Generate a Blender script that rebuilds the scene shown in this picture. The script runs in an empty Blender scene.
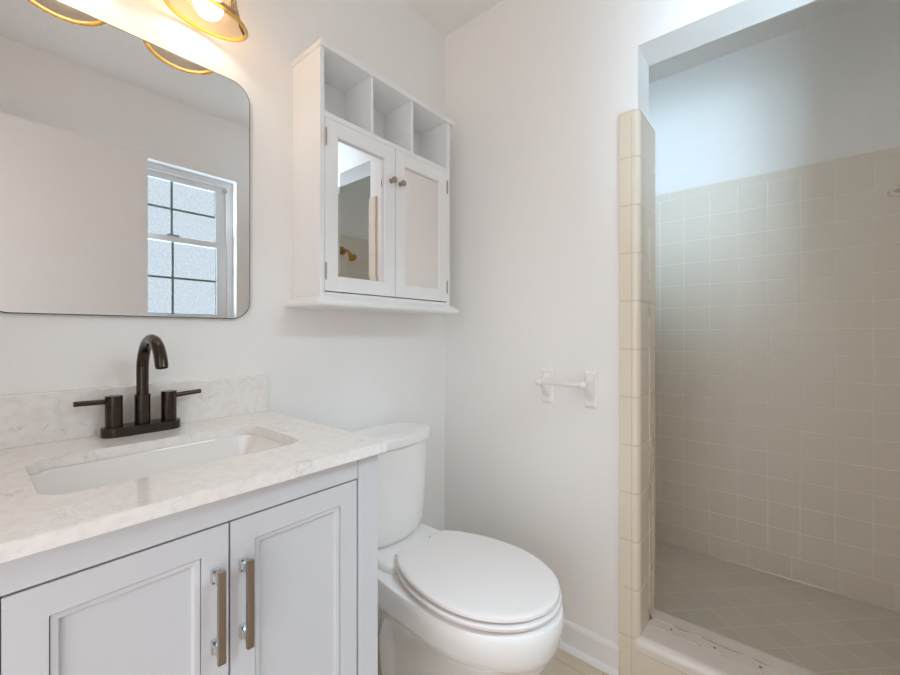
import bpy, bmesh, math, random
from mathutils import Vector, Matrix
random.seed(7)
PI = math.pi
scn = bpy.context.scene
C = scn.collection

# ------------------------------------------------------------------ camera
AL = math.radians(40.07)
cam_d = bpy.data.cameras.new('camera')
cam = bpy.data.objects.new('camera', cam_d); C.objects.link(cam)
cam.location = (1.18, 0.0, 1.104)
cam.rotation_euler = (PI/2, 0, AL)
cam_d.sensor_width = 36.0
cam_d.lens = 36.0*407.3/900.0
cam_d.shift_y = -3.7/900.0
cam_d.clip_start = 0.01
scn.camera = cam

# ------------------------------------------------------------------ world, lights, exposure
w = bpy.data.worlds.new('world'); scn.world = w; w.use_nodes = True
bg = w.node_tree.nodes['Background']
bg.inputs['Color'].default_value = (0.96, 0.95, 1.0, 1); bg.inputs['Strength'].default_value = 1.45
def area(name, loc, rot, sx, sy, power, col):
    l = bpy.data.lights.new(name, 'AREA'); l.shape = 'RECTANGLE'; l.size = sx; l.size_y = sy
    l.energy = power; l.color = col
    o = bpy.data.objects.new(name, l); C.objects.link(o); o.location = loc; o.rotation_euler = rot
    return o
# added fill lamp, standing in for unseen daylight from beyond the doorway
area('doorway_fill', (1.25, -1.5, 1.5), (math.radians(90), 0, math.radians(10)), 1.5, 1.7, 4, (1.0, 0.96, 0.93))
# lamp added outside the window, aimed to throw a blue glow into the shower
od = area('shower_glow_lamp', (2.10, -0.10, 1.28), (0, math.radians(106.5), math.radians(-69)), 0.8, 0.7, 28, (0.76, 0.87, 1.0)); od.data.spread = math.radians(60)
area('sky_daylight', (2.55, 0.95, 2.95), (0, math.radians(60), 0), 1.2, 1.2, 200, (0.84, 0.92, 1.0))
BULB_STRENGTH = 21.0
scn.view_settings.view_transform = 'Standard'
scn.view_settings.look = 'None'
scn.view_settings.gamma = 1.0
scn.view_settings.use_curve_mapping = False
scn.view_settings.exposure = 0.19
scn.cycles.max_bounces = 14
scn.cycles.diffuse_bounces = 8
scn.cycles.glossy_bounces = 6
scn.cycles.transparent_max_bounces = 12
scn.cycles.sample_clamp_indirect = 6.0
scn.cycles.use_denoising = True

# ------------------------------------------------------------------ materials
def lin(r, g, b):
    f = lambda c: (c/255/12.92) if c/255 <= 0.04045 else ((c/255+0.055)/1.055)**2.4
    return (f(r), f(g), f(b), 1)
def mat(name, col, rough=0.5, metal=0.0, coat=0.0, spec=0.5, bump=None, trans=0.0, sss=0.0):
    m = bpy.data.materials.new(name); m.use_nodes = True
    nt = m.node_tree; b = nt.nodes['Principled BSDF']
    b.inputs['Base Color'].default_value = col
    b.inputs['Roughness'].default_value = rough
    b.inputs['Metallic'].default_value = metal
    b.inputs['Coat Weight'].default_value = coat
    b.inputs['Coat Roughness'].default_value = 0.06
    b.inputs['Specular IOR Level'].default_value = spec
    b.inputs['Transmission Weight'].default_value = trans
    if bump:
        sc, st, det = bump
        tc = nt.nodes.new('ShaderNodeTexCoord'); n = nt.nodes.new('ShaderNodeTexNoise')
        n.inputs['Scale'].default_value = sc; n.inputs['Detail'].default_value = det
        bp = nt.nodes.new('ShaderNodeBump'); bp.inputs['Strength'].default_value = st; bp.inputs['Distance'].default_value = 0.004
        nt.links.new(tc.outputs['Object'], n.inputs['Vector'])
        nt.links.new(n.outputs['Fac'], bp.inputs['Height']); nt.links.new(bp.outputs['Normal'], b.inputs['Normal'])
    return m
def vary(m, scale, c1, c2, lo=0.35, hi=0.65, detail=4.0, dist=0.0, stretch=None):
    nt = m.node_tree; b = nt.nodes['Principled BSDF']
    tc = nt.nodes.new('ShaderNodeTexCoord'); n = nt.nodes.new('ShaderNodeTexNoise'); r = nt.nodes.new('ShaderNodeValToRGB')
    n.inputs['Scale'].default_value = scale; n.inputs['Detail'].default_value = detail; n.inputs['Distortion'].default_value = dist
    src = tc.outputs['Object']
    if stretch:
        mp = nt.nodes.new('ShaderNodeMapping'); mp.inputs['Scale'].default_value = stretch
        nt.links.new(src, mp.inputs['Vector']); src = mp.outputs['Vector']
    r.color_ramp.elements[0].position = lo; r.color_ramp.elements[0].color = c1
    r.color_ramp.elements[1].position = hi; r.color_ramp.elements[1].color = c2
    nt.links.new(src, n.inputs['Vector']); nt.links.new(n.outputs['Fac'], r.inputs['Fac'])
    nt.links.new(r.outputs['Color'], b.inputs['Base Color'])
    return m
M = {}
M['wall'] = mat('wall paint', lin(241, 239, 236), 0.55, bump=(55, 0.10, 3))
M['ceiling'] = mat('textured ceiling', lin(238, 236, 233), 0.8, bump=(60, 1.0, 8))
M['trim'] = mat('white trim paint', lin(236, 234, 231), 0.3)
M['cab'] = mat('white cabinet lacquer', lin(238, 238, 237), 0.3, coat=0.1)
M['vanity'] = mat('cool white cabinet lacquer', lin(208, 208, 210), 0.32, coat=0.1)
M['gap'] = mat('shadow gap', lin(90, 88, 86), 0.8)
M['porcelain'] = mat('white porcelain', lin(243, 240, 237), 0.12, coat=0.6)
M['seat'] = mat('white plastic seat', lin(236, 230, 227), 0.22, coat=0.2)
M['basin'] = mat('basin porcelain', lin(240, 236, 232), 0.08, coat=0.6)
M['tile'] = mat('cream glazed tile', lin(228, 220, 207), 0.36, spec=0.35)
M['tile_front'] = mat('warm cream glazed tile', lin(230, 217, 199), 0.16, coat=0.3)
M['curb_white'] = mat('pale glazed curb cap', lin(232, 224, 216), 0.16, coat=0.3)  # curb cap paler than its front tiles, with reflected light put into the colour
M['grout'] = mat('pale grout', lin(240, 234, 224), 0.75)
M['grout_front'] = mat('sandy grout', lin(205, 188, 164), 0.8)
M['bronze'] = mat('dark bronze', lin(70, 62, 56), 0.22, metal=0.9)
M['nickel'] = mat('brushed nickel', lin(172, 156, 140), 0.3, metal=1.0)
M['chrome'] = mat('polished nickel', lin(215, 215, 215), 0.12, metal=1.0)
M['brass'] = mat('brass', lin(190, 150, 85), 0.22, metal=1.0)
M['gold'] = mat('polished gold', lin(240, 190, 90), 0.15, metal=1.0)
M['mirror'] = mat('mirror glass', (0.83, 0.81, 0.80, 1), 0.0, metal=1.0)
M['mirror_edge'] = mat('mirror edge', lin(110, 108, 105), 0.25, metal=0.6)
M['dark'] = mat('dark recess', lin(60, 50, 42), 0.8)
M['rust'] = mat('rusty screw hole', lin(120, 84, 62), 0.9)
M['roller'] = mat('cream plastic roller', lin(234, 228, 219), 0.35)
M['muntin'] = mat('grey muntin', lin(118, 124, 124), 0.5)
M['vinyl'] = mat('white vinyl window frame', lin(232, 232, 232), 0.35)

# stone worktop
m = mat('white quartz', lin(225, 218, 212), 0.14, coat=0.25); M['quartz'] = m
nt = m.node_tree; b = nt.nodes['Principled BSDF']
tc = nt.nodes.new('ShaderNodeTexCoord')
n1 = nt.nodes.new('ShaderNodeTexNoise'); n1.inputs['Scale'].default_value = 15; n1.inputs['Detail'].default_value = 8; n1.inputs['Distortion'].default_value = 1.6
n2 = nt.nodes.new('ShaderNodeTexNoise'); n2.inputs['Scale'].default_value = 70; n2.inputs['Detail'].default_value = 4
r1 = nt.nodes.new('ShaderNodeValToRGB'); e = r1.color_ramp.elements
e[0].position = 0.485; e[0].color = (0, 0, 0, 1); e[1].position = 0.505; e[1].color = (1, 1, 1, 1)
e2 = r1.color_ramp.elements.new(0.525); e2.color = (0, 0, 0, 1)
r2 = nt.nodes.new('ShaderNodeValToRGB'); r2.color_ramp.elements[0].position = 0.44; r2.color_ramp.elements[1].position = 0.72
r2.color_ramp.elements[0].color = lin(240, 235, 230); r2.color_ramp.elements[1].color = lin(230, 225, 220)
n3 = nt.nodes.new('ShaderNodeTexNoise'); n3.inputs['Scale'].default_value = 24; n3.inputs['Detail'].default_value = 3
mul = nt.nodes.new('ShaderNodeMath'); mul.operation = 'MULTIPLY'
r3 = nt.nodes.new('ShaderNodeValToRGB'); r3.color_ramp.elements[0].position = 0.5; r3.color_ramp.elements[1].position = 0.68
r3.color_ramp.elements[1].color = (0.45, 0.45, 0.45, 1)
mx = nt.nodes.new('ShaderNodeMix'); mx.data_type = 'RGBA'
for n in (n1, n2, n3): nt.links.new(tc.outputs['Object'], n.inputs['Vector'])
nt.links.new(n1.outputs['Fac'], r1.inputs['Fac']); nt.links.new(n2.outputs['Fac'], r2.inputs['Fac']); nt.links.new(n3.outputs['Fac'], r3.inputs['Fac'])
nt.links.new(r1.outputs['Color'], mul.inputs[0]); nt.links.new(r3.outputs['Color'], mul.inputs[1])
nt.links.new(mul.outputs[0], mx.inputs[0]); nt.links.new(r2.outputs['Color'], mx.inputs[6]); mx.inputs[7].default_value = lin(150, 148, 148)
nt.links.new(mx.outputs[2], b.inputs['Base Color'])

# amber glass shade: clear with gold tint, lets the lamp through
m = bpy.data.materials.new('amber clear glass'); m.use_nodes = True; nt = m.node_tree; nt.nodes.clear(); M['shade'] = m
out = nt.nodes.new('ShaderNodeOutputMaterial'); tr = nt.nodes.new('ShaderNodeBsdfTransparent'); gl = nt.nodes.new('ShaderNodeBsdfGlossy')
tl = nt.nodes.new('ShaderNodeBsdfTranslucent'); a1 = nt.nodes.new('ShaderNodeMixShader'); a2 = nt.nodes.new('ShaderNodeMixShader'); lw = nt.nodes.new('ShaderNodeLayerWeight')
tr.inputs['Color'].default_value = (0.85, 0.79, 0.70, 1); gl.inputs['Color'].default_value = (1, 0.9, 0.7, 1); gl.inputs['Roughness'].default_value = 0.08
tl.inputs['Color'].default_value = (1.0, 0.88, 0.76, 1); lw.inputs['Blend'].default_value = 0.12
a1.inputs[0].default_value = 0.05
nt.links.new(tr.outputs[0], a1.inputs[1]); nt.links.new(tl.outputs[0], a1.inputs[2])
nt.links.new(lw.outputs['Fresnel'], a2.inputs[0]); nt.links.new(a1.outputs[0], a2.inputs[1]); nt.links.new(gl.outputs[0], a2.inputs[2])
nt.links.new(a2.outputs[0], out.inputs[0])
m = bpy.data.materials.new('amber glass rim'); m.use_nodes = True; nt = m.node_tree; M['rim'] = m
b = nt.nodes['Principled BSDF']; b.inputs['Base Color'].default_value = (0.95, 0.62, 0.12, 1); b.inputs['Roughness'].default_value = 0.12
b.inputs['Transmission Weight'].default_value = 0.55; b.inputs['Coat Weight'].default_value = 0.6; b.inputs['IOR'].default_value = 1.45

def emit(name, col, s):
    m = bpy.data.materials.new(name); m.use_nodes = True; nt = m.node_tree; nt.nodes.clear()
    o = nt.nodes.new('ShaderNodeOutputMaterial'); e = nt.nodes.new('ShaderNodeEmission')
    e.inputs[0].default_value = col; e.inputs[1].default_value = s; nt.links.new(e.outputs[0], o.inputs[0]); return m
M['bulb'] = emit('glowing bulb', (1.0, 0.80, 0.60, 1), BULB_STRENGTH)
# frosted pane
m = bpy.data.materials.new('frosted glass'); m.use_nodes = True; nt = m.node_tree; nt.nodes.clear(); M['pane'] = m
out = nt.nodes.new('ShaderNodeOutputMaterial'); tr = nt.nodes.new('ShaderNodeBsdfTransparent'); gl = nt.nodes.new('ShaderNodeBsdfGlossy'); ms = nt.nodes.new('ShaderNodeMixShader')
tc = nt.nodes.new('ShaderNodeTexCoord'); n = nt.nodes.new('ShaderNodeTexNoise'); r = nt.nodes.new('ShaderNodeValToRGB')
n.inputs['Scale'].default_value = 160; n.inputs['Detail'].default_value = 3; gl.inputs['Roughness'].default_value = 0.35; ms.inputs[0].default_value = 0.04
r.color_ramp.elements[0].position = 0.3; r.color_ramp.elements[0].color = (0.635, 0.71, 0.74, 1)
r.color_ramp.elements[1].position = 0.7; r.color_ramp.elements[1].color = (0.78, 0.85, 0.88, 1)
nt.links.new(tc.outputs['Object'], n.inputs['Vector']); nt.links.new(n.outputs['Fac'], r.inputs['Fac']); nt.links.new(r.outputs['Color'], tr.inputs[0])
nt.links.new(tr.outputs[0], ms.inputs[1]); nt.links.new(gl.outputs[0], ms.inputs[2]); nt.links.new(ms.outputs[0], out.inputs[0])

# grid material on a horizontal floor: square tiles turned by ang with grout lines
def floor_mat(name, c1, c2, cg, pitch, ang, off, gw, rough):
    m = mat(name, c1, rough); nt = m.node_tree; b = nt.nodes['Principled BSDF']
    tc = nt.nodes.new('ShaderNodeTexCoord'); mp = nt.nodes.new('ShaderNodeMapping'); mp.vector_type = 'TEXTURE'
    mp.inputs['Location'].default_value = (off[0], off[1], 0); mp.inputs['Rotation'].default_value = (0, 0, ang); mp.inputs['Scale'].default_value = (pitch, pitch, 1)
    br = nt.nodes.new('ShaderNodeTexBrick'); br.offset = 0; br.squash = 1
    br.inputs['Scale'].default_value = 1; br.inputs['Brick Width'].default_value = 1; br.inputs['Row Height'].default_value = 1
    br.inputs['Mortar Size'].default_value = gw; br.inputs['Mortar Smooth'].default_value = 0.3
    br.inputs['Color1'].default_value = c1; br.inputs['Color2'].default_value = c2; br.inputs['Mortar'].default_value = cg
    bp = nt.nodes.new('ShaderNodeBump'); bp.invert = True; bp.inputs['Strength'].default_value = 0.4; bp.inputs['Distance'].default_value = 0.002
    nt.links.new(tc.outputs['Object'], mp.inputs['Vector']); nt.links.new(mp.outputs[0], br.inputs['Vector'])
    nt.links.new(br.outputs['Color'], b.inputs['Base Color']); nt.links.new(br.outputs['Fac'], bp.inputs['Height']); nt.links.new(bp.outputs[0], b.inputs['Normal'])
    return m
M['shower_floor'] = floor_mat('grey diagonal shower floor tile', lin(224, 217, 204), lin(219, 212, 199), lin(238, 231, 219), 0.1035, PI/4, (1.154, 1.927), 0.022, 0.35)
M['floor'] = floor_mat('beige floor tile', lin(212, 197, 176), lin(206, 190, 170), lin(190, 175, 155), 0.305, 0, (0.1, 0.07), 0.008, 0.3)

# ------------------------------------------------------------------ mesh helpers
def box(bm, lo, hi, bev=0.0, mi=0, seg=2):
    t = bmesh.new()
    bmesh.ops.create_cube(t, size=1)
    for v in t.verts:
        v.co = Vector([lo[i] + (v.co[i]+0.5)*(hi[i]-lo[i]) for i in range(3)])
    if bev > 0:
        bmesh.ops.bevel(t, geom=list(t.edges), offset=bev, segments=seg, affect='EDGES', profile=0.6)
    merge(bm, t, mi)
def merge(bm, t, mi=0):
    me = bpy.data.meshes.new('tmp')
    for f in t.faces: f.material_index = mi
    t.to_mesh(me); t.free(); bm.from_mesh(me); bpy.data.meshes.remove(me)
def loft(bm, rings, cap0=True, cap1=True, mi=0, closed=True):
    t = bmesh.new()
    R = [[t.verts.new(p) for p in r] for r in rings]
    n = len(R[0])
    for a, b_ in zip(R, R[1:]):
        for i in range(n if closed else n-1):
            j = (i+1) % n
            t.faces.new((a[i], a[j], b_[j], b_[i]))
    if cap0: t.faces.new(list(reversed(R[0])))
    if cap1: t.faces.new(R[-1])
    bmesh.ops.recalc_face_normals(t, faces=list(t.faces))
    merge(bm, t, mi)
def frame_of(d):
    d = d.normalized(); up = Vector((0, 0, 1)) if abs(d.z) < 0.9 else Vector((1, 0, 0))
    a = d.cross(up).normalized(); return a, d.cross(a).normalized()
def tube(bm, pts, rad, n=20, mi=0):
    pts = [Vector(p) for p in pts]; k = len(pts)
    if not isinstance(rad, (list, tuple)): rad = [rad]*k
    rings = []; a, b_ = frame_of(pts[1]-pts[0])
    for i, p in enumerate(pts):
        d = (pts[min(i+1, k-1)] - pts[max(i-1, 0)]).normalized()
        a = (a - d*a.dot(d)).normalized(); b_ = d.cross(a)
        rings.append([p + rad[i]*(a*math.cos(2*PI*j/n) + b_*math.sin(2*PI*j/n)) for j in range(n)])
    loft(bm, rings, mi=mi)
def cyl(bm, p, q, r, bev=0.0, n=28, mi=0):
    p, q = Vector(p), Vector(q); d = (q-p).normalized()
    if bev > 0: tube(bm, [p, p+d*bev*0.3, p+d*bev, q-d*bev, q-d*bev*0.3, q], [r-bev, r-bev*0.3, r, r, r-bev*0.3, r-bev], n, mi)
    else: tube(bm, [p, q], r, n, mi)
def lathe(bm, origin, axis, prof, n=32, mi=0, caps=(True, True), ky=1.0):
    o = Vector(origin); ax = Vector(axis).normalized(); a, b_ = frame_of(ax)
    loft(bm, [[o + ax*h + r*(a*math.cos(2*PI*j/n)*ky + b_*math.sin(2*PI*j/n)) for j in range(n)] for r, h in prof], caps[0], caps[1], mi)
def rrect(cx, cy, hx, hy, r, n=7):
    pts = []
    for sx, sy, a0 in ((1, 1, 0), (-1, 1, PI/2), (-1, -1, PI), (1, -1, 1.5*PI)):
        for i in range(n+1):
            a = a0 + i*PI/2/n
            pts.append((cx + sx*(hx-r) + r*math.cos(a), cy + sy*(hy-r) + r*math.sin(a)))
    return pts
def obj(name, bm, mats, parent=None, smooth=True, kind=None, label=None, cat=None, group=None):
    me = bpy.data.meshes.new(name)
    bm.to_mesh(me); bm.free()
    for mm in (mats if isinstance(mats, (list, tuple)) else [mats]): me.materials.append(M[mm])
    if smooth:
        me.polygons.foreach_set('use_smooth', [True]*len(me.polygons))
        me.set_sharp_from_angle(angle=math.radians(35))
    o = bpy.data.objects.new(name, me); C.objects.link(o)
    if smooth:
        wn = o.modifiers.new('weighted normals', 'WEIGHTED_NORMAL'); wn.keep_sharp = True; wn.weight = 100
    if parent is not None:
        pl = Vector((0, 0, 0)); q = parent
        while q is not None: pl += q.location; q = q.parent
        me.transform(Matrix.Translation(-pl)); o.parent = parent
    tag(o, label, cat, group, kind)
    return o
def tag(o, label=None, cat=None, group=None, kind=None):
    for k, v in (('label', label), ('category', cat), ('group', group), ('kind', kind)):
        if v: o[k] = v
def thing(name, loc, label, cat, group=None):
    o = bpy.data.objects.new(name, None); o.empty_display_size = 0.05; C.objects.link(o); o.location = loc
    tag(o, label, cat, group); return o
def origin_to(o, p):
    p = Vector(p); o.data.transform(Matrix.Translation(-p)); o.location = p
def struct(name, bm, mats, label, parent=None, smooth=True):
    return obj(name, bm, mats, parent, smooth, 'structure' if parent is None else None, label, 'structure' if False else None)
def B(): return bmesh.new()

# ------------------------------------------------------------------ room shell
ZC = 2.42; W = 1.51; YB = 1.366; YB2 = 1.494; YS = 2.312; HX = 0.806; HZ = 2.014; SL = 0.60; SR = 1.60; OR = 1.45; YF = -0.20
b = B(); box(b, (-0.1, YF-0.12, -0.05), (1.63, YB2, 0.0)); struct('floor', b, 'floor', 'beige tile bathroom floor', smooth=False)
b = B(); box(b, (-0.1, YF-0.12, ZC), (1.75, YS+0.1, ZC+0.05)); struct('ceiling', b, 'ceiling', 'white textured ceiling', smooth=False)
b = B(); box(b, (-0.1, YF-0.12, 0), (0, YB2, ZC)); struct('wall_left', b, 'wall', 'white painted wall behind the vanity and toilet', smooth=False)
b = B(); box(b, (0, YB, 0), (HX, YB2, ZC)); box(b, (HX, YB, HZ), (OR, YB2, ZC)); box(b, (OR, YB, 0), (1.63, YB2, ZC))
struct('wall_back', b, 'wall', 'white painted wall with the shower opening', smooth=False)
# right wall with the window hole
WY0, WY1, WZ0, WZ1 = 0.21, 1.092, 1.15, 2.055
b = B()
box(b, (W, YF-0.12, 0), (1.63, WY0, ZC)); box(b, (W, WY1, 0), (1.63, YB, ZC)); box(b, (W, WY0, 0), (1.63, WY1, WZ0)); box(b, (W, WY0, WZ1), (1.63, WY1, ZC))
struct('wall_right', b, 'wall', 'white painted wall with the frosted window', smooth=False)
b = B(); box(b, (0, YF-0.12, 0), (0.50, YF, ZC)); box(b, (0.50, YF-0.12, 2.05), (1.41, YF, ZC)); box(b, (1.41, YF-0.12, 0), (W, YF, ZC))
struct('wall_front', b, 'wall', 'white painted wall with the doorway', smooth=False)
b = B(); box(b, (SL-0.08, YS, 0), (1.75, YS+0.1, ZC)); struct('wall_shower_back', b, 'wall', 'white painted wall above the shower tiles', smooth=False)
b = B(); box(b, (SL-0.08, YB2, 0), (SL, YS, ZC)); struct('wall_shower_left', b, 'wall', 'left side wall of the shower', smooth=False)
b = B(); box(b, (SR, YB2, 0), (1.75, YS, ZC)); struct('wall_shower_right', b, 'wall', 'right side wall of the shower', smooth=False)
b = B(); box(b, (SL, YB2, -0.05), (SR, YS, 0.04)); struct('floor_shower', b, 'shower_floor', 'grey diagonal tiled shower floor', smooth=False)

# baseboards with shoe moulding
def board(prof, axis, a0, a1):
    bm = B(); rings = []
    for a in (a0, a1):
        rings.append([(a, YB-d, z) if axis == 'x' else (d, a, z) for d, z in prof])
    loft(bm, rings); return bm
BP = [(0, 0), (0.012, 0), (0.012, 0.078), (0.010, 0.086), (0.006, 0.092), (0, 0.095)]
SP = [(0.012, 0), (0.025, 0), (0.0245, 0.006), (0.021, 0.013), (0.016, 0.0175), (0.012, 0.019)]
struct('baseboard_back', board(BP, 'x', 0.012, 0.752), 'trim', 'white baseboard beside the shower')
struct('trim_1', board(SP, 'x', 0.025, 0.752), 'trim', 'white shoe moulding along the baseboard')
struct('baseboard_left', board(BP, 'y', 0.562, YB), 'trim', 'white baseboard behind the toilet')

# ------------------------------------------------------------------ tiles
def tile_at(t, o, u, v, n, u0, u1, v0, v1, g=0.0016, h=0.0016, e=0.0022, mi=0):
    P = lambda a, c, k: o + u*a + v*c + n*k
    ring = lambda i, k: [P(u0+g+i, v0+g+i, k), P(u1-g-i, v0+g+i, k), P(u1-g-i, v1-g-i, k), P(u0+g+i, v1-g-i, k)]
    R = [[t.verts.new(p) for p in ring(*q)] for q in ((0, -0.0005), (e*0.35, h*0.7), (e, h))]
    for a, c in zip(R, R[1:]):
        for i in range(4): 
            f = t.faces.new((a[i], a[(i+1) % 4], c[(i+1) % 4], c[i])); f.material_index = mi
    f = t.faces.new(R[-1]); f.material_index = mi
def tile_wall(name, o, u, v, n, us, rows, top, label, cap_off=0.03):
    o, u, v, n = Vector(o), Vector(u), Vector(v), Vector(n)
    t = B()
    def cuts(pitch, off):
        c = [us[0]]; x = us[0] + off
        while x < us[1]-0.004:
            if x > c[-1] + 0.004: c.append(x)
            x += pitch
        c.append(us[1]); return c
    for (v0, v1, pitch, off) in rows:
        cs = cuts(pitch, off)
        for a, c in zip(cs, cs[1:]):
            tile_at(t, o, u, v, n, a, c, v0, v1)
    # grout bed
    P = lambda a, c, k: o + u*a + v*c + n*k
    V = [t.verts.new(p) for p in (P(us[0], rows[0][0], 0), P(us[1], rows[0][0], 0), P(us[1], top, 0), P(us[0], top, 0))]
    f = t.faces.new(V); f.material_index = 1
    V2 = [t.verts.new(p) for p in (P(us[0], top, 0), P(us[1], top, 0), P(us[1], top, -0.012), P(us[0], top, -0.012))]
    f = t.faces.new(V2); f.material_index = 0
    # rounded cap trim on top
    x = us[0]+cap_off-0.152
    while x < us[1]:
        a, c = max(x, us[0])+0.0007, min(x+0.152, us[1])-0.0007
        if c-a > 0.003:
            pf = [(-0.010, 0.0), (0.0016, 0.0), (0.0022, 0.002), (0.0022, 0.030), (0.001, 0.036), (-0.003, 0.0405), (-0.010, 0.042)]
            loft(t, [[P(q, top-0.042+z, d) for d, z in pf] for q in (a, c)])
        x += 0.152
    bmesh.ops.recalc_face_normals(t, faces=list(t.faces))
    return struct(name, t, ['tile', 'grout'], label, smooth=False)
T = 0.1095
Z1 = 1.783
rows = [(0.04, Z1-15*T, 0.152, 0.058)] + [(Z1-(k+1)*T, Z1-k*T, T, None) for k in range(14, -1, -1)]
def mk(off, off6): return [(r[0], r[1], r[2], off6 if r[3] is not None else off) for r in rows]
tile_wall('wall_tile_back', (0, 2.301, 0), (1, 0, 0), (0, 0, 1), (0, -1, 0), (SL, SR), mk(0.057, 0.12), 1.825, 'cream square tiles on the back of the shower', 0.10)
tile_wall('wall_tile_right', (1.589, 0, 0), (0, 1, 0), (0, 0, 1), (-1, 0, 0), (YB2, 2.299), mk(0.06, 0.1), 1.825, 'cream square tiles on the right of the shower')
tile_wall('wall_tile_left', (SL+0.011, 0, 0), (0, 1, 0), (0, 0, 1), (1, 0, 0), (YB2, 2.299), mk(0.06, 0.1), 1.825, 'cream square tiles on the left of the shower')

# tiled jamb: 6 inch long trim pieces with a rounded outer corner, stacked up the edge of the opening
b = B()
XJ0, XJ1, YJ0, YJ1 = 0.752, 0.815, 1.353, 1.545
def jamb_prof(x0, x1, y0, y1, rc, n=6):
    pf = [(x0, YB), (x0, y0+0.002), (x0+0.002, y0)]
    for i in range(n+1):
        a = -PI/2 + i*(PI/2)/n
        pf.append((x1-rc+rc*math.cos(a), y0+rc+rc*math.sin(a)))
    return pf + [(x1, y1-0.003), (x1-0.003, y1), (HX-0.05, y1), (HX-0.05, YB)]
zc = 0.155; pieces = []
z = 1.815
while z > 0.02:
    pieces.append((max(z-0.152, 0.0), z)); z -= 0.152
full = [(XJ0, XJ1)]
def jamb_piece(z0, z1, x0, x1, top=False):
    g = 0.0009
    zs = [(z0+g, 0.0015), (z0+g+0.002, 0), (z1-g-0.002, 0), (z1-g, 0.0015)]
    if top: zs = zs[:2] + [(z1-0.014, 0), (z1-0.006, 0.002), (z1-0.001, 0.006), (z1, 0.010)]
    rings = []
    for zz, ins in zs:
        rings.append([(x, y, zz) for x, y in jamb_prof(x0+ins*0.3, x1-ins, YJ0+ins, YJ1-ins, 0.018)])
    loft(b, rings, mi=0)
for i, (a, c) in enumerate(pieces):
    jamb_piece(a, c, XJ0, XJ1, i == 0)
# recessed joint filler core
loft(b, [[(x, y, zz) for x, y in jamb_prof(XJ0+0.0008, XJ1-0.0016, YJ0+0.0016, YJ1-0.001, 0.017)] for zz in (0.0, 1.80)], mi=1)
# thin vertical joint between field strip and rounded corner
box(b, (0.7905, YJ0-0.0004, 0.005), (0.7920, YJ0+0.004, 1.79), mi=1)
box(b, (XJ1-0.004, 1.412, 0.16), (XJ1+0.0004, 1.4135, 1.79), mi=1)
struct('trim_2', b, ['tile_front', 'grout_front'], 'column of cream trim tiles edging the shower opening')
# old sealant line up the jamb, stained at its foot
m = mat('stained sealant', lin(214, 200, 180), 0.5, bump=(120, 0.5, 3)); M['caulk'] = m
vary(m, 18, lin(170, 140, 108), lin(222, 210, 192), 0.30, 0.46, 5, 0.4)
b = B()
tube(b, [(XJ1+0.0005, 1.462+0.0012*math.sin(i*1.7), 0.156+i*0.05) for i in range(27)], [0.0028+0.0008*math.sin(i*2.3) for i in range(27)], 8)
tube(b, [(XJ1+0.0005, 1.506, 0.156+i*0.06) for i in range(12)], 0.0022, 8)
struct('trim_3', b, 'caulk', 'stained old sealant line on the shower jamb')

# curb
b = B()
CX0, CX1 = XJ1-0.012, OR
pf = [(YJ0+0.004, 0.0), (YJ0+0.004, 0.110), (YJ0-0.002, 0.113), (YJ0-0.003, 0.128)]
for i in range(7):
    a = PI - i*(PI/2)/6
    pf.append((YJ0-0.003+0.022+0.022*math.cos(a), 0.133+0.022*math.sin(a)))
pf += [(1.43, 0.1555), (1.470, 0.155), (1.520, 0.155), (1.538, 0.152), (1.545, 0.144), (1.545, 0.0)]
loft(b, [[(x, y, z) for y, z in pf] for x in (CX0, CX1)], mi=0)
struct('trim_4', b, 'curb_white', 'glazed cap of the shower curb, paled for reflected light')
b = B(); t_o, t_u, t_v, t_n = Vector((0, YJ0+0.0035, 0)), Vector((1, 0, 0)), Vector((0, 0, 1)), Vector((0, -1, 0))
x = XJ1-0.016
while x < CX1:
    tile_at(b, t_o, t_u, t_v, t_n, x, min(x+0.152, CX1), 0.003, 0.110, mi=0); x += 0.152
box(b, (XJ1-0.016, YJ0+0.0025, 0.0), (CX1, YJ0+0.0042, 0.112), mi=1)
bmesh.ops.recalc_face_normals(b, faces=list(b.faces))
struct('trim_5', b, ['tile_front', 'grout_front'], 'warm cream tiles on the front of the curb')
b = B()
for yy, r in ((1.437, 0.0022), (1.478, 0.0026)):
    tube(b, [(XJ1+0.002+i*0.03, yy+0.0014*math.sin(i*1.9+yy*50), 0.1548) for i in range(21)], [r+0.0008*math.sin(i*2.9) for i in range(21)], 8)
struct('trim_6', b, 'caulk', 'two lines of stained sealant left on the curb')
b = B()
for xx in (0.882, 1.000, 1.110, 1.200, 1.30): cyl(b, (xx, 1.456, 0.150), (xx, 1.456, 0.1560), 0.0035, 0, 10)
struct('trim_7', b, 'rust', 'rusty screw holes in the top of the curb')
b = B(); tube(b, [(XJ1+0.001, 1.470, 0.154), (XJ1+0.001, 1.469, 0.160), (XJ1, 1.468, 0.170), (XJ1-0.001, 1.466, 0.182)], [0.0055, 0.0045, 0.0035, 0.001], 10)
struct('trim_8', b, 'rust', 'brown stain at the foot of the shower jamb')
# sealant bead round the shower floor
b = B(); tube(b, [(SL+0.012, 2.296, 0.043), (SR-0.012, 2.296, 0.043)], 0.0045, 8)
struct('trim_9', b, 'curb_white', 'white sealant bead along the shower floor')

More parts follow.
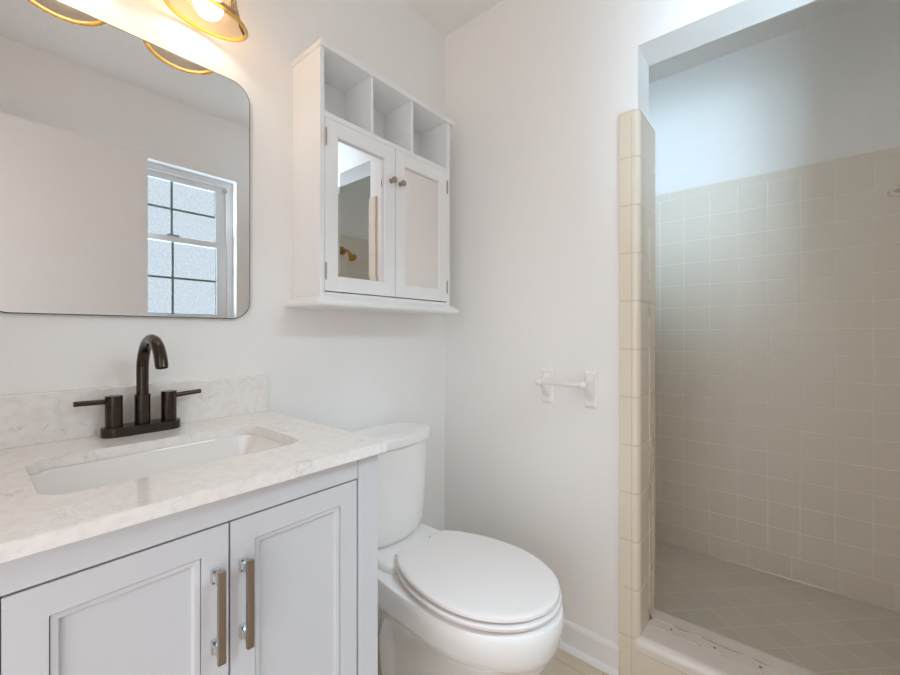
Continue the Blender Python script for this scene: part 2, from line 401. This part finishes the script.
# ------------------------------------------------------------------ window
b = B()
XW = 1.565
def fr(bm, x0, x1, y0, y1, z0, z1, wd, bev=0.002):
    box(bm, (x0, y0, z0), (x1, y0+wd, z1), bev); box(bm, (x0, y1-wd, z0), (x1, y1, z1), bev)
    box(bm, (x0, y0+wd, z0), (x1, y1-wd, z0+wd), bev); box(bm, (x0, y0+wd, z1-wd), (x1, y1-wd, z1), bev)
fr(b, XW, 1.63, WY0, WY1, WZ0, WZ1, 0.035)
win = struct('window_1', b, 'vinyl', 'white double hung window with frosted panes')
GY0, GY1 = 0.308, 0.998
for (z0, z1, xo) in ((1.635, 2.020, 0.018), (1.185, 1.668, 0.0)):
    b = B()
    xa = XW + 0.006 + xo
    y0, y1 = WY0+0.035, WY1-0.035
    box(b, (xa, y0, z0), (xa+0.022, GY0, z1), 0.002); box(b, (xa, GY1, z0), (xa+0.022, y1, z1), 0.002)
    box(b, (xa, GY0, z0), (xa+0.022, GY1, z0+0.033), 0.002); box(b, (xa, GY0, z1-0.034), (xa+0.022, GY1, z1), 0.002)
    s = obj('window_sash', b, 'vinyl', win)
    b = B(); box(b, (xa+0.012, GY0-0.004, z0+0.03), (xa+0.016, GY1+0.004, z1-0.03)); obj('pane', b, 'pane', s, smooth=False)
    b = B()
    for k in (1, 2):
        yy = GY0 + (GY1-GY0)*k/3; box(b, (xa+0.006, yy-0.006, z0+0.03), (xa+0.011, yy+0.006, z1-0.03))
    zm = (z0+z1)/2; box(b, (xa+0.0055, GY0, zm-0.006), (xa+0.0105, GY1, zm+0.006))
    box(b, (xa+0.006, GY1-0.004, z0+0.033), (xa+0.0115, GY1, z1-0.034)); box(b, (xa+0.006, GY0, z0+0.033), (xa+0.0115, GY1, z0+0.037))  # narrow grey strips along the glass edge paint in shadow lines
    obj('muntin', b, 'muntin', s, smooth=False)
b = B(); box(b, (XW-0.002, 0.74, 1.668), (XW+0.022, 0.80, 1.676), 0.002); obj('sash_lock', b, 'muntin', win)
b = B(); cyl(b, (1.555, 1.045, 1.995), (1.570, 1.045, 1.995), 0.011, 0.002); obj('blind_bracket', b, 'nickel', win, label='small round grey bracket in the window corner')
b = B(); box(b, (W-0.012, WY0-0.02, WZ0-0.018), (XW, WY1+0.02, WZ0), 0.003); struct('trim_10', b, 'trim', 'white window sill')

# open door resting against the right wall, and its casing
b = B(); box(b, (1.383, -0.195, 0.012), (1.418, 0.604, 2.035), 0.002)
door = struct('door_1', b, 'trim', 'white door standing open in front of the window wall')
b = B(); cyl(b, (1.340, 0.540, 0.95), (1.352, 0.540, 0.95), 0.026, 0.006); cyl(b, (1.350, 0.540, 0.95), (1.376, 0.540, 0.95), 0.010); cyl(b, (1.374, 0.540, 0.95), (1.383, 0.540, 0.95), 0.03, 0.003)
obj('door_knob', b, 'nickel', door)

# ------------------------------------------------------------------ vanity
VY0, VY1, VX = -0.030, 0.555, 0.515
van = thing('vanity_cabinet', (0.25, 0.262, 0), 'white two-door vanity cabinet standing under the quartz worktop', 'vanity cabinet')
b = B()
box(b, (0.012, VY0+0.03, 0.10), (VX-0.055, VY0+0.045, 0.86)); box(b, (0.012, VY1-0.022, 0.10), (VX-0.04, VY1-0.006, 0.86))
box(b, (0.012, VY0+0.045, 0.10), (VX-0.03, VY1-0.022, 0.116)); box(b, (0.012, VY0+0.045, 0.116), (0.018, VY1-0.022, 0.86))
obj('carcass', b, 'vanity', van, smooth=False)
for y0, y1, x0, x1 in ((VY0, 0.022, VX-0.045, VX+0.001), (0.5055, VY1, VX-0.045, VX+0.001), (VY0, 0.022, 0.012, 0.057), (0.5055, VY1, 0.012, 0.057)):
    b = B(); box(b, (x0, y0, 0), (x1, y1, 0.8615), 0.0015); obj('leg', b, 'vanity', van)
b = B(); box(b, (VX-0.022, 0.022, 0.8155), (VX, 0.504, 0.8615), 0.0008); obj('top_rail', b, 'vanity', van)
b = B(); box(b, (VX-0.022, 0.022, 0.10), (VX-0.003, 0.5055, 0.148), 0.001); obj('bottom_rail', b, 'vanity', van)
def shaker(bm, x, y0, y1, z0, z1, st, rt, th=0.02, mould=0.011, rec=0.009):
    """door front facing +x: frame, stepped moulding and recessed panel"""
    box(bm, (x-th, y0, z0), (x, y0+st, z1)); box(bm, (x-th, y1-st, z0), (x, y1, z1))
    box(bm, (x-th, y0+st, z0), (x, y1-st, z0+rt)); box(bm, (x-th, y0+st, z1-rt), (x, y1-st, z1))
    a0, a1, c0, c1 = y0+st, y1-st, z0+rt, z1-rt
    R = lambda i, d: [(x-d, a0+i, c0+i), (x-d, a1-i, c0+i), (x-d, a1-i, c1-i), (x-d, a0+i, c1-i)]
    loft(bm, [R(0, 0.007), R(0.0012, 0.007), R(0.0014, 0.002), R(mould*0.75, 0.003), R(mould*0.85, 0.0045), R(mould, rec), R(mould+0.001, rec)], False, True)
for (y0, y1, hy) in ((0.0250, 0.2605, 0.2403), (0.2635, 0.5015, 0.2812)):
    b = B(); shaker(b, VX, y0, y1, 0.152, 0.8125, 0.0375, 0.0385)
    d = obj('door', b, 'vanity', van)
    b = B()
    box(b, (VX+0.024, hy-0.0053, 0.622), (VX+0.031, hy+0.0053, 0.757), 0.0008)
    for zz in (0.742, 0.637):
        box(b, (VX, hy-0.006, zz-0.010), (VX+0.008, hy+0.006, zz+0.010), 0.0012, 1); box(b, (VX+0.006, hy-0.0045, zz-0.006), (VX+0.026, hy+0.0045, zz+0.006), 0.001, 1)
    obj('handle', b, ['nickel', 'chrome'], d, label='brushed nickel bar pull')
b = B(); box(b, (VX-0.040, 0.022, 0.14), (VX-0.0235, 0.504, 0.860)); obj('gap_shade_panel', b, 'gap', van, smooth=False)  # solid dark panel behind the doors, painting shade into their gaps

# worktop with a rounded cut-out for the basin
CT0, CT1, CY0, CY1, CXF = 0.862, 0.882, -0.035, 0.560, 0.541
SX, SY, SHX, SHY, SRr = 0.286, 0.258, 0.125, 0.194, 0.044
def with_hole(outer, inner, z0, z1):
    """slab with a hole: both outlines have the same number of points, matched by angle"""
    bm = B()
    n = len(inner)
    o_t = [bm.verts.new((x, y, z1)) for x, y in outer]; i_t = [bm.verts.new((x, y, z1)) for x, y in inner]
    o_b = [bm.verts.new((x, y, z0)) for x, y in outer]; i_b = [bm.verts.new((x, y, z0)) for x, y in inner]
    for i in range(n):
        j = (i+1) % n
        bm.faces.new((o_t[i], o_t[j], i_t[j], i_t[i])); bm.faces.new((o_b[j], o_b[i], i_b[i], i_b[j]))
        bm.faces.new((o_b[i], o_b[j], o_t[j], o_t[i])); bm.faces.new((i_t[i], i_t[j], i_b[j], i_b[i]))
    bmesh.ops.recalc_face_normals(bm, faces=list(bm.faces))
    return bm
inner = rrect(SX, SY, SHX, SHY, SRr, 7)
outer = rrect((0+CXF)/2, (CY0+CY1)/2, CXF/2, (CY1-CY0)/2, 0.0025, 7)
b = with_hole(outer, inner, CT0, CT1)
ed = [e for e in b.edges if len(e.link_faces) == 2 and abs(e.verts[0].co.z-CT1) < 1e-6 and abs(e.verts[1].co.z-CT1) < 1e-6 and e.calc_face_angle(0) > 1.2]
bmesh.ops.bevel(b, geom=ed, offset=0.0014, segments=2, affect='EDGES')
top = obj('worktop', b, 'quartz', None, True, None, 'pale veined quartz worktop with a rectangular basin cut-out', 'worktop')
origin_to(top, (0.27, 0.262, CT0))
b = B(); box(b, (0.0005, CY0, CT1), (0.020, CY1, 0.984), 0.0015)
bs = obj('backsplash', b, 'quartz', None, True, None, 'low quartz backsplash strip standing against the wall behind the faucet', 'backsplash')
origin_to(bs, (0.01, 0.262, CT1))

# basin (undermount)
b = B()
def ringz(hx, hy, r, z): return [(x, y, z) for x, y in rrect(SX, SY, hx, hy, min(r, hx*0.95, hy*0.95), 7)]
zt = CT0-0.0005
rings = [ringz(SHX+0.022, SHY+0.022, 0.05, zt-0.012), ringz(SHX+0.022, SHY+0.022, 0.05, zt), ringz(SHX+0.003, SHY+0.003, 0.046, zt), ringz(SHX, SHY-0.001, 0.045, zt-0.004),
         ringz(SHX-0.006, SHY-0.016, 0.036, zt-0.050), ringz(SHX-0.012, SHY-0.032, 0.036, zt-0.098), ringz(SHX-0.022, SHY-0.046, 0.034, zt-0.118), ringz(SHX-0.042, SHY-0.070, 0.03, zt-0.127), ringz(0.022, 0.022, 0.018, zt-0.133)]
outr = [ringz(0.022, 0.022, 0.018, zt-0.147), ringz(SHX-0.03, SHY-0.06, 0.04, zt-0.140), ringz(SHX, SHY-0.02, 0.04, zt-0.10), ringz(SHX+0.012, SHY+0.010, 0.04, zt-0.014), ringz(SHX+0.022, SHY+0.022, 0.05, zt-0.012)]
loft(b, outr + rings[1:], False, False)
basin = obj('sink_basin', b, 'basin', None, True, None, 'white rectangular undermount basin set below the quartz worktop', 'sink')
origin_to(basin, (SX, SY, zt-0.147))
b = B(); lathe(b, (SX, SY, zt-0.149), (0, 0, 1), [(0.017, 0), (0.021, 0.002), (0.021, 0.0155), (0.0215, 0.018), (0.019, 0.0195), (0.006, 0.0185), (0.001, 0.018)], 28)
obj('drain', b, 'bronze', basin)

# faucet
FX, FY = 0.052, 0.258
fa = thing('faucet', (FX, FY, CT1), 'dark bronze two-handle faucet with a curved spout behind the basin', 'faucet')
b = B()
st = rrect(FX, FY, 0.0265, 0.0735, 0.0262, 10)
sc_ = lambda k: [(FX+(x-FX)*k, FY+(y-FY)*(1-(1-k)*0.4)) for x, y in st]
loft(b, [[(x, y, z) for x, y in sc_(k)] for k, z in ((0.98, CT1), (1.0, CT1+0.001), (1.0, CT1+0.0175), (0.985, CT1+0.0195), (0.95, CT1+0.020))])
obj('base_plate', b, 'bronze', fa)
b = B(); pts = [(FX, FY, CT1+0.02), (FX, FY, 0.95), (FX, FY, 1.0)]
R_, zc_ = 0.071, 1.0205
for i in range(0, 25):
    a = PI - math.radians(166)*i/24
    pts.append((FX+R_+R_*math.cos(a), FY, zc_+R_*math.sin(a)))
tube(b, pts, 0.0116, 28)
q = Vector(pts[-1]); dq = (q-Vector(pts[-2])).normalized()
cyl(b, q, q+dq*0.004, 0.0108)
obj('spout', b, 'bronze', fa)
b = B(); cyl(b, (FX, FY, CT1+0.0195), (FX, FY, 0.968), 0.0148, 0.001, 32); obj('collar', b, 'bronze', fa)
for s in (-1, 1):
    y = FY + s*0.0508
    b = B(); cyl(b, (FX, y, CT1+0.0195), (FX, y, 0.9475), 0.0155, 0.0008, 32); h = obj('valve_body', b, 'bronze', fa)
    b = B(); cyl(b, (FX, y, 0.948), (FX, y, 0.9695), 0.0155, 0.0010, 32)
    cyl(b, (FX, y+s*0.010, 0.958), (FX, y+s*(0.0675 if s > 0 else 0.0655), 0.9590+(0.003 if s > 0 else 0)), 0.0055, 0.0006, 20); obj('lever', b, 'bronze', h)

# ------------------------------------------------------------------ mirror
MY0, MY1, MZ0, MZ1 = 0.006, 0.516, 1.144, 1.797
rr = rrect((MY0+MY1)/2, (MZ0+MZ1)/2, (MY1-MY0)/2, (MZ1-MZ0)/2, 0.05, 12)
rr2 = rrect((MY0+MY1)/2, (MZ0+MZ1)/2, (MY1-MY0)/2-0.0012, (MZ1-MZ0)/2-0.0012, 0.049, 12)
b = B(); loft(b, [[(0.0035, y, z) for y, z in rr], [(0.0095, y, z) for y, z in rr], [(0.0100, y, z) for y, z in rr2]], True, True)
mir = obj('wall_mirror', b, 'mirror_edge', None, True, None, 'frameless rectangular mirror with rounded corners hanging above the basin', 'mirror')
origin_to(mir, (0, (MY0+MY1)/2, MZ0))
rr3 = rrect((MY0+MY1)/2, (MZ0+MZ1)/2, (MY1-MY0)/2-0.0022, (MZ1-MZ0)/2-0.0022, 0.048, 12)
b = B(); loft(b, [[(0.0098, y, z) for y, z in rr3], [(0.0103, y, z) for y, z in rr3]], False, True); obj('mirror_glass', b, 'mirror', mir, smooth=False)
for yy in (0.06, 0.121):
    b = B(); cyl(b, (0.0005, yy, MZ0-0.002), (0.0075, yy, MZ0-0.002), 0.0022, 0, 12); obj('mirror_clip', b, 'trim', mir)

# ------------------------------------------------------------------ vanity light
LYc = 0.255
vl = thing('vanity_light', (0, LYc, 2.06), 'two-lamp gold wall light with amber glass bell shades above the mirror', 'wall light')
b = B(); rrp = rrect(LYc, 2.085, 0.17, 0.035, 0.034, 8)
loft(b, [[(x, LYc+(y-LYc)*k, 2.085+(z-2.085)*k) for y, z in rrp] for x, k in ((0.001, 1), (0.014, 1), (0.019, 0.96), (0.021, 0.9))]); obj('back_plate', b, 'gold', vl)
NX = Vector((0.20, 0.06, 1.0)).normalized()
def lamp_unit(y):
    c = Vector((0.094, y, 1.872))
    topc = c + NX*0.118
    b = B(); tube(b, [(0.018, y, 2.085), (0.05, y, 2.088), (0.085, y, 2.082), tuple(topc+Vector((0, 0, 0.065))), tuple(topc+Vector((0, 0, 0.035))), tuple(topc+NX*0.005)], 0.007, 16); obj('arm', b, 'gold', vl)
    b = B(); lathe(b, c, NX, [(0.012, 0.128), (0.024, 0.122), (0.026, 0.100), (0.020, 0.097), (0.020, 0.072), (0.014, 0.068)], 28); obj('socket', b, 'gold', vl)
    # bell glass with shallow flutes
    n = 72; rings = []
    a_ = Vector((0, 1, 0)).cross(NX).normalized(); b_ = NX.cross(a_)
    prof = [(0.026, 0.114), (0.032, 0.108), (0.042, 0.090), (0.050, 0.068), (0.057, 0.045), (0.066, 0.022), (0.076, 0.008), (0.081, 0.002)]
    prof += [(r-0.0022, h) for r, h in reversed(prof)]
    for r, h in prof:
        rings.append([c + NX*h + (a_*math.cos(2*PI*j/n)*r + b_*math.sin(2*PI*j/n)*(r+0.007*min(1, r/0.08)))*(1+0.012*math.cos(2*PI*j*12/n)) for j in range(n)])
    b = B(); loft(b, rings, False, False); sh = obj('glass_shade', b, 'shade', vl, label='clear amber-tinted glass bell shade')
    b = B(); pts = [c + NX*0.001 + a_*math.cos(2*PI*j/48)*0.0800 + b_*math.sin(2*PI*j/48)*0.0875 for j in range(48)]
    rings = []
    for j in range(48):
        p = pts[j]; d = (p-c); d.normalize()
        rings.append([p + (d*math.cos(2*PI*k/10) + NX*math.sin(2*PI*k/10))*0.0048 for k in range(10)])
    t = bmesh.new(); RR = [[t.verts.new(p) for p in r] for r in rings]
    for j in range(48):
        for k in range(10): t.faces.new((RR[j][k], RR[j][(k+1) % 10], RR[(j+1) % 48][(k+1) % 10], RR[(j+1) % 48][k]))
    bmesh.ops.recalc_face_normals(t, faces=list(t.faces)); merge(b, t); obj('shade_rim', b, 'rim', sh, label='thick golden amber glass rim')
    b = B(); lathe(b, c+NX*0.028, NX, [(0.0005, -0.0315)] + [(0.0315*math.sin(a), -0.0315*math.cos(a)) for a in [PI*i/16 for i in range(1, 13)]] + [(0.015, 0.034), (0.0125, 0.045), (0.0005, 0.046)], 28)
    obj('bulb', b, 'bulb', vl, label='glowing round bulb')
lamp_unit(0.376); lamp_unit(0.134)

# ------------------------------------------------------------------ wall cabinet
A0, A1, AX = 0.650, 1.223, 0.150
wc = thing('wall_cabinet', (0, (A0+A1)/2, 1.183), 'white wall cabinet with two mirrored doors and three open cubbies above the toilet', 'cabinet')
b = B()
box(b, (0, A0, 1.213), (AX, A0+0.0135, 1.926), 0.0008); box(b, (0, A1-0.0195, 1.213), (AX, A1, 1.926), 0.0008)
box(b, (0.0, A0+0.0135, 1.213), (AX, A1-0.0195, 1.2255), 0.0005)
box(b, (0, A0+0.0135, 1.2255), (0.005, A1-0.0195, 1.926))
obj('carcass', b, 'cab', wc)
b = B(); box(b, (0.0, A0-0.004, 1.926), (0.157, A1+0.014, 1.942), 0.0015); obj('top_board', b, 'cab', wc)
b = B(); box(b, (0.005, A0+0.0135, 1.7305), (AX, A1-0.0195, 1.7465), 0.0008); obj('shelf', b, 'cab', wc)
for yy in (0.838, 1.018):
    b = B(); box(b, (0.005, yy-0.005, 1.7465), (AX-0.001, yy+0.005, 1.926), 0.0005); obj('divider', b, 'cab', wc)
b = B()
pf = [(0.0, 0.182), (0.0, 0.186), (0.003, 0.188), (0.012, 0.188), (0.02, 0.180), (0.024, 0.168), (0.030, 0.160), (0.0305, 0.155)]
z0 = 1.183
lv = [(z0, 0.022), (z0+0.0045, 0.028), (z0+0.012, 0.0285), (z0+0.014, 0.026), (z0+0.021, 0.018), (z0+0.026, 0.008), (z0+0.030, 0.004)]
loft(b, [[(0, A0-o, z), (AX+0.003+o, A0-o, z), (AX+0.003+o, A1+o*0.7, z), (0, A1+o*0.7, z)] for z, o in lv]); obj('bottom_ledge', b, 'cab', wc)
for (y0, y1, ky, hy) in ((0.6645, 0.9325, 0.9135, 0.6655), (0.9355, 1.2025, 0.9545, 1.2015)):
    x = AX+0.004; zd0, zd1, st, rt = 1.2285, 1.7275, 0.042, 0.045
    b = B(); th = 0.018
    box(b, (x-th, y0, zd0), (x, y0+st, zd1), 0.0008); box(b, (x-th, y1-st, zd0), (x, y1, zd1), 0.0008)
    box(b, (x-th, y0+st, zd0), (x, y1-st, zd0+rt), 0.0006); box(b, (x-th, y0+st, zd1-rt), (x, y1-st, zd1), 0.0006)
    d = obj('door', b, 'cab', wc)
    b = B()
    a0, a1, c0, c1 = y0+st, y1-st, zd0+rt, zd1-rt; xm = x-0.0085; bw = 0.012
    Rr = lambda i, xx: [(xx, a0+i, c0+i), (xx, a1-i, c0+i), (xx, a1-i, c1-i), (xx, a0+i, c1-i)]
    loft(b, [Rr(0, xm-0.004), Rr(0, xm-0.0006), Rr(bw, xm)], True, True)
    obj('mirror_panel', b, 'mirror', d, smooth=False, label='bevelled mirror panel')
    b = B(); lathe(b, (x, ky, 1.614), (1, 0, 0), [(0.008, 0), (0.0085, 0.0012), (0.0045, 0.004), (0.0045, 0.010), (0.009, 0.014), (0.0105, 0.018), (0.0095, 0.022), (0.005, 0.0245), (0.0005, 0.025)], 24)
    obj('knob', b, 'nickel', d)
    for zz in (1.285, 1.672):
        b = B(); cyl(b, (x+0.0012, hy, zz-0.022), (x+0.0012, hy, zz+0.022), 0.0026, 0.0004, 12)
        cyl(b, (x+0.0012, hy, zz-0.026), (x+0.0012, hy, zz-0.022), 0.0018, 0, 10); cyl(b, (x+0.0012, hy, zz+0.022), (x+0.0012, hy, zz+0.026), 0.0018, 0, 10)
        obj('hinge', b, 'nickel', d)

# ------------------------------------------------------------------ toilet
TY = 0.948
to = thing('toilet', (0.40, TY, 0), 'white two-piece toilet with closed lid between vanity and shower wall', 'toilet')
def egg(xb, xf, xm, hw, z, nb=2.0, nf=2.0, n=64, hb=None):
    """outline with the widest place at xm; back may end square with half width hb"""
    pts = []
    for i in range(n):
        a = 2*PI*i/n
        cs, sn = math.cos(a), math.sin(a)
        if cs >= 0:
            x = xm + (xf-xm)*abs(cs)**(2/nf); y = hw*math.copysign(abs(sn)**(2/nf), sn)
        else:
            x = xm - (xm-xb)*abs(cs)**(2/nb); y = hw*math.copysign(abs(sn)**(2/nb), sn)
            if hb is not None:
                y = hw*math.copysign(abs(sn)**(2/nb), sn)
        pts.append((x, TY+y, z))
    return pts
b = B()
lv = [(0.000, 0.13, 0.560, 0.34, 0.108, 3.0, 2.4), (0.004, 0.128, 0.563, 0.34, 0.111, 3.0, 2.4), (0.018, 0.128, 0.563, 0.34, 0.111, 3.0, 2.4), (0.028, 0.135, 0.553, 0.34, 0.103, 3.0, 2.4), (0.08, 0.14, 0.540, 0.34, 0.094, 3.0, 2.3),
      (0.13, 0.13, 0.590, 0.36, 0.100, 3.0, 2.2), (0.165, 0.12, 0.628, 0.38, 0.108, 2.8, 2.1), (0.20, 0.10, 0.662, 0.40, 0.120, 2.6, 2.05), (0.235, 0.09, 0.689, 0.42, 0.134, 2.6, 2.0), (0.268, 0.07, 0.708, 0.44, 0.150, 2.6, 2.0),
      (0.284, 0.052, 0.715, 0.455, 0.164, 2.6, 2.0), (0.292, 0.047, 0.720, 0.46, 0.171, 2.6, 2.0), (0.312, 0.045, 0.729, 0.465, 0.180, 2.6, 2.0), (0.345, 0.045, 0.736, 0.47, 0.186, 2.6, 2.0), (0.372, 0.045, 0.738, 0.47, 0.187, 2.6, 2.0), (0.384, 0.047, 0.733, 0.47, 0.183, 2.6, 2.0), (0.389, 0.055, 0.722, 0.47, 0.173, 2.6, 2.0)]
loft(b, [egg(xb, xf, xm, hw, z, nb, nf) for z, xb, xf, xm, hw, nb, nf in lv])
# raised deck under the tank and the seat hinges
dk = rrect(0.160, TY, 0.130, 0.142, 0.05, 8)
loft(b, [[(x, y, z) for x, y in [((px-0.155)*k+0.155, (py-TY)*k+TY) for px, py in dk]] for z, k in ((0.30, 0.8), (0.36, 0.95), (0.385, 1.0), (0.397, 0.99), (0.405, 0.96), (0.410, 0.91), (0.412, 0.85))])
# trapway swelling on both sides of the pedestal
for s in (-1, 1):
    pts = [(0.52, TY+s*0.060, 0.110), (0.45, TY+s*0.080, 0.170), (0.37, TY+s*0.094, 0.235), (0.30, TY+s*0.090, 0.255), (0.235, TY+s*0.088, 0.225), (0.205, TY+s*0.086, 0.16), (0.205, TY+s*0.084, 0.09), (0.21, TY+s*0.080, 0.03)]
    P2 = []
    for i in range(len(pts)-1):
        for k in range(4): P2.append(Vector(pts[i]).lerp(Vector(pts[i+1]), k/4))
    P2.append(Vector(pts[-1]))
    for _ in range(3): P2 = [P2[0]] + [(P2[i-1]+P2[i]*2+P2[i+1])/4 for i in range(1, len(P2)-1)] + [P2[-1]]
    tube(b, P2, [0.012+0.022*math.sin(min(1, i/10)*PI/2) for i in range(len(P2))], 18)
obj('bowl', b, 'porcelain', to)
for s in (-1, 1):
    b = B(); lathe(b, (0.30, TY+s*0.100, 0.018), (0, 0, 1), [(0.014, 0), (0.014, 0.008), (0.010, 0.016), (0.004, 0.019), (0.0005, 0.0195)], 20); obj('bolt_cap', b, 'seat', to)
def lidshape(off, z):
    """flat-backed lid outline: straight back edge, elliptic front"""
    xb, x0, xf, hw = 0.258+off*0.6, 0.498, 0.726-off, 0.184-off
    side = []
    for i in range(14):
        x = xb + (x0-xb)*i/14
        side.append((x, hw*math.sqrt(1-((x0-x)/0.296)**2)))
    pts = [(x, -y) for x, y in side]
    for i in range(37):
        a = -PI/2 + PI*i/36
        pts.append((x0+(xf-x0)*math.cos(a), hw*math.sin(a)))
    pts += list(reversed(side))
    return [(x, TY+y, z) for x, y in pts]
b = B()
loft(b, [lidshape(o, z) for o, z in ((0.026, 0.3900), (0.020, 0.3950), (0.006, 0.3965), (0.000, 0.3985), (-0.002, 0.402), (-0.002, 0.407), (0.001, 0.4095), (0.006, 0.4105), (0.014, 0.4107))]); obj('seat', b, 'seat', to)
b = B()
loft(b, [lidshape(o, z) for o, z in ((0.022, 0.4107), (0.018, 0.4172), (0.006, 0.4175), (0.002, 0.420), (0.003, 0.4268), (0.008, 0.4305), (0.018, 0.4321), (0.10, 0.4338), (0.17, 0.4343))]); obj('lid', b, 'seat', to)
for s in (-1, 1):
    b = B(); box(b, (0.238, TY+s*0.075-0.018, 0.4135), (0.262, TY+s*0.075+0.018, 0.424), 0.006, seg=3); obj('seat_hinge', b, 'seat', to)
def tk(xb, xf, hw, z, n=64, p=3.4, bow=0.020):
    pts = []; xc, ha = (xb+xf)/2, (xf-xb)/2
    for i in range(n):
        a = 2*PI*i/n; cs, sn = math.cos(a), math.sin(a)
        x = ha*math.copysign(abs(cs)**(2/p), cs); y = hw*math.copysign(abs(sn)**(2/p), sn)
        if x > 0: x -= bow*(y/hw)**2*(x/ha)
        pts.append((xc+x, TY-0.015+y, z))
    return pts
b = B()
loft(b, [tk(0.040, 0.165, 0.089, 0.412), tk(0.035, 0.182, 0.116, 0.417), tk(0.030, 0.191, 0.138, 0.432), tk(0.026, 0.196, 0.150, 0.462), tk(0.022, 0.200, 0.154, 0.51), tk(0.020, 0.204, 0.156, 0.60), tk(0.018, 0.208, 0.159, 0.733)], True, True)
obj('tank', b, 'porcelain', to)
b = B()
loft(b, [tk(0.016, 0.211, 0.162, 0.7345), tk(0.012, 0.217, 0.168, 0.737), tk(0.011, 0.219, 0.170, 0.742), tk(0.011, 0.219, 0.170, 0.762), tk(0.013, 0.216, 0.167, 0.768), tk(0.02, 0.208, 0.159, 0.771), tk(0.05, 0.17, 0.124, 0.772)], True, True)
obj('tank_lid', b, 'porcelain', to)
#b = B(); cyl(b, (0.202, TY-0.15, 0.690), (0.222, TY-0.15, 0.690), 0.012, 0.002); tube(b, [(0.218, TY-0.15, 0.69), (0.224, TY-0.11, 0.686), (0.222, TY-0.07, 0.682)], [0.005, 0.006, 0.007], 14); obj('flush_lever', b, 'chrome', to)

# ------------------------------------------------------------------ toilet paper holder
tp = thing('toilet_paper_holder', (0.574, YB, 0.915), 'white wall-mounted toilet paper holder with an empty roller', 'toilet paper holder')
for y_c, s in ((0.499, -1), (0.658, 1)):
    b = B()
    x0, x1, zz0, zz1 = y_c-0.023, y_c+0.023, 0.852, 0.978
    lv = [(0.0, 0.0), (0.004, 0.0), (0.006, 0.002), (0.008, 0.006), (0.012, 0.008)]
    loft(b, [[(x0+i, YB-d, zz0+i), (x1-i, YB-d, zz0+i), (x1-i, YB-d, zz1-i), (x0+i, YB-d, zz1-i)] for d, i in lv])
    # curved arm rising from the plate to the knob
    sec = [(0.008, 0.918, 0.016, 0.046), (0.020, 0.922, 0.015, 0.036), (0.034, 0.928, 0.012, 0.024), (0.050, 0.934, 0.009, 0.015), (0.062, 0.936, 0.0085, 0.012)]
    loft(b, [[(y_c+px, YB-d, zc_+pz) for px, pz in rrect(0, 0, hx, hz, min(hx, hz)*0.6, 5)] for d, zc_, hx, hz in sec])
    post = obj('post', b, 'porcelain', tp)
    b = B(); lathe(b, (y_c-0.011, YB-0.070, 0.936), (1, 0, 0), [(0.001, 0), (0.010, 0.001), (0.0125, 0.004), (0.0125, 0.018), (0.010, 0.021), (0.001, 0.022)], 24); obj('socket_knob', b, 'porcelain', post)
b = B(); cyl(b, (0.508, YB-0.070, 0.935), (0.600, YB-0.070, 0.935), 0.0075, 0.001, 24); cyl(b, (0.58, YB-0.070, 0.935), (0.650, YB-0.070, 0.935), 0.0092, 0.001, 24)
obj('roller', b, 'roller', tp, label='cream plastic spring roller')

# ------------------------------------------------------------------ shower fittings
sd = thing('soap_dish', (1.515, 2.30, 1.645), 'cream ceramic soap dish with an oval grab loop on the tiled shower back wall', 'soap dish')
b = B()
# oval loop standing off the wall on two short stems, over a shallow oval plate
loft(b, [[(1.515+0.040*k*math.cos(2*PI*j/32), y, 1.646+0.017*k*math.sin(2*PI*j/32)) for j in range(32)] for k, y in ((1.1, 2.3), (1.1, 2.294), (1.0, 2.291), (0.8, 2.2905))])
n = 48; ring = []
t = bmesh.new()
for j in range(n):
    a_ = 2*PI*j/n; c_ = Vector((1.515+0.046*math.cos(a_), 2.276, 1.646+0.0150*math.sin(a_)))
    d_ = Vector((0.0150*math.cos(a_), 0, 0.046*math.sin(a_))).normalized()
    ring.append([t.verts.new(c_ + (d_*math.cos(2*PI*k/12)+Vector((0, 1, 0))*math.sin(2*PI*k/12))*0.0078) for k in range(12)])
for j in range(n):
    for k in range(12): t.faces.new((ring[j][k], ring[j][(k+1) % 12], ring[(j+1) % n][(k+1) % 12], ring[(j+1) % n][k]))
bmesh.ops.recalc_face_normals(t, faces=list(t.faces)); merge(b, t)
for xx in (1.472, 1.558): tube(b, [(xx, 2.299, 1.646), (xx, 2.276, 1.646)], [0.012, 0.0075], 16)
obj('dish', b, 'curb_white', sd)
sh = thing('shower_head', (1.589, 1.74, 1.70), 'brass shower head on the right shower wall, seen in the cabinet mirror', 'shower head')
b = B(); lathe(b, (1.5875, 1.74, 1.70), (-1, 0, 0), [(0.030, 0), (0.029, 0.004), (0.016, 0.010), (0.001, 0.011)], 28); obj('flange', b, 'brass', sh)
b = B(); tube(b, [(1.587, 1.74, 1.70), (1.55, 1.74, 1.70), (1.525, 1.74, 1.694), (1.50, 1.74, 1.672)], 0.009, 18); obj('arm', b, 'brass', sh)
b = B(); lathe(b, (1.502, 1.74, 1.674), (-0.7, 0, -0.72), [(0.012, 0), (0.014, 0.01), (0.016, 0.025), (0.028, 0.048), (0.030, 0.056), (0.027, 0.058), (0.001, 0.057)], 28); obj('spray_head', b, 'brass', sh)
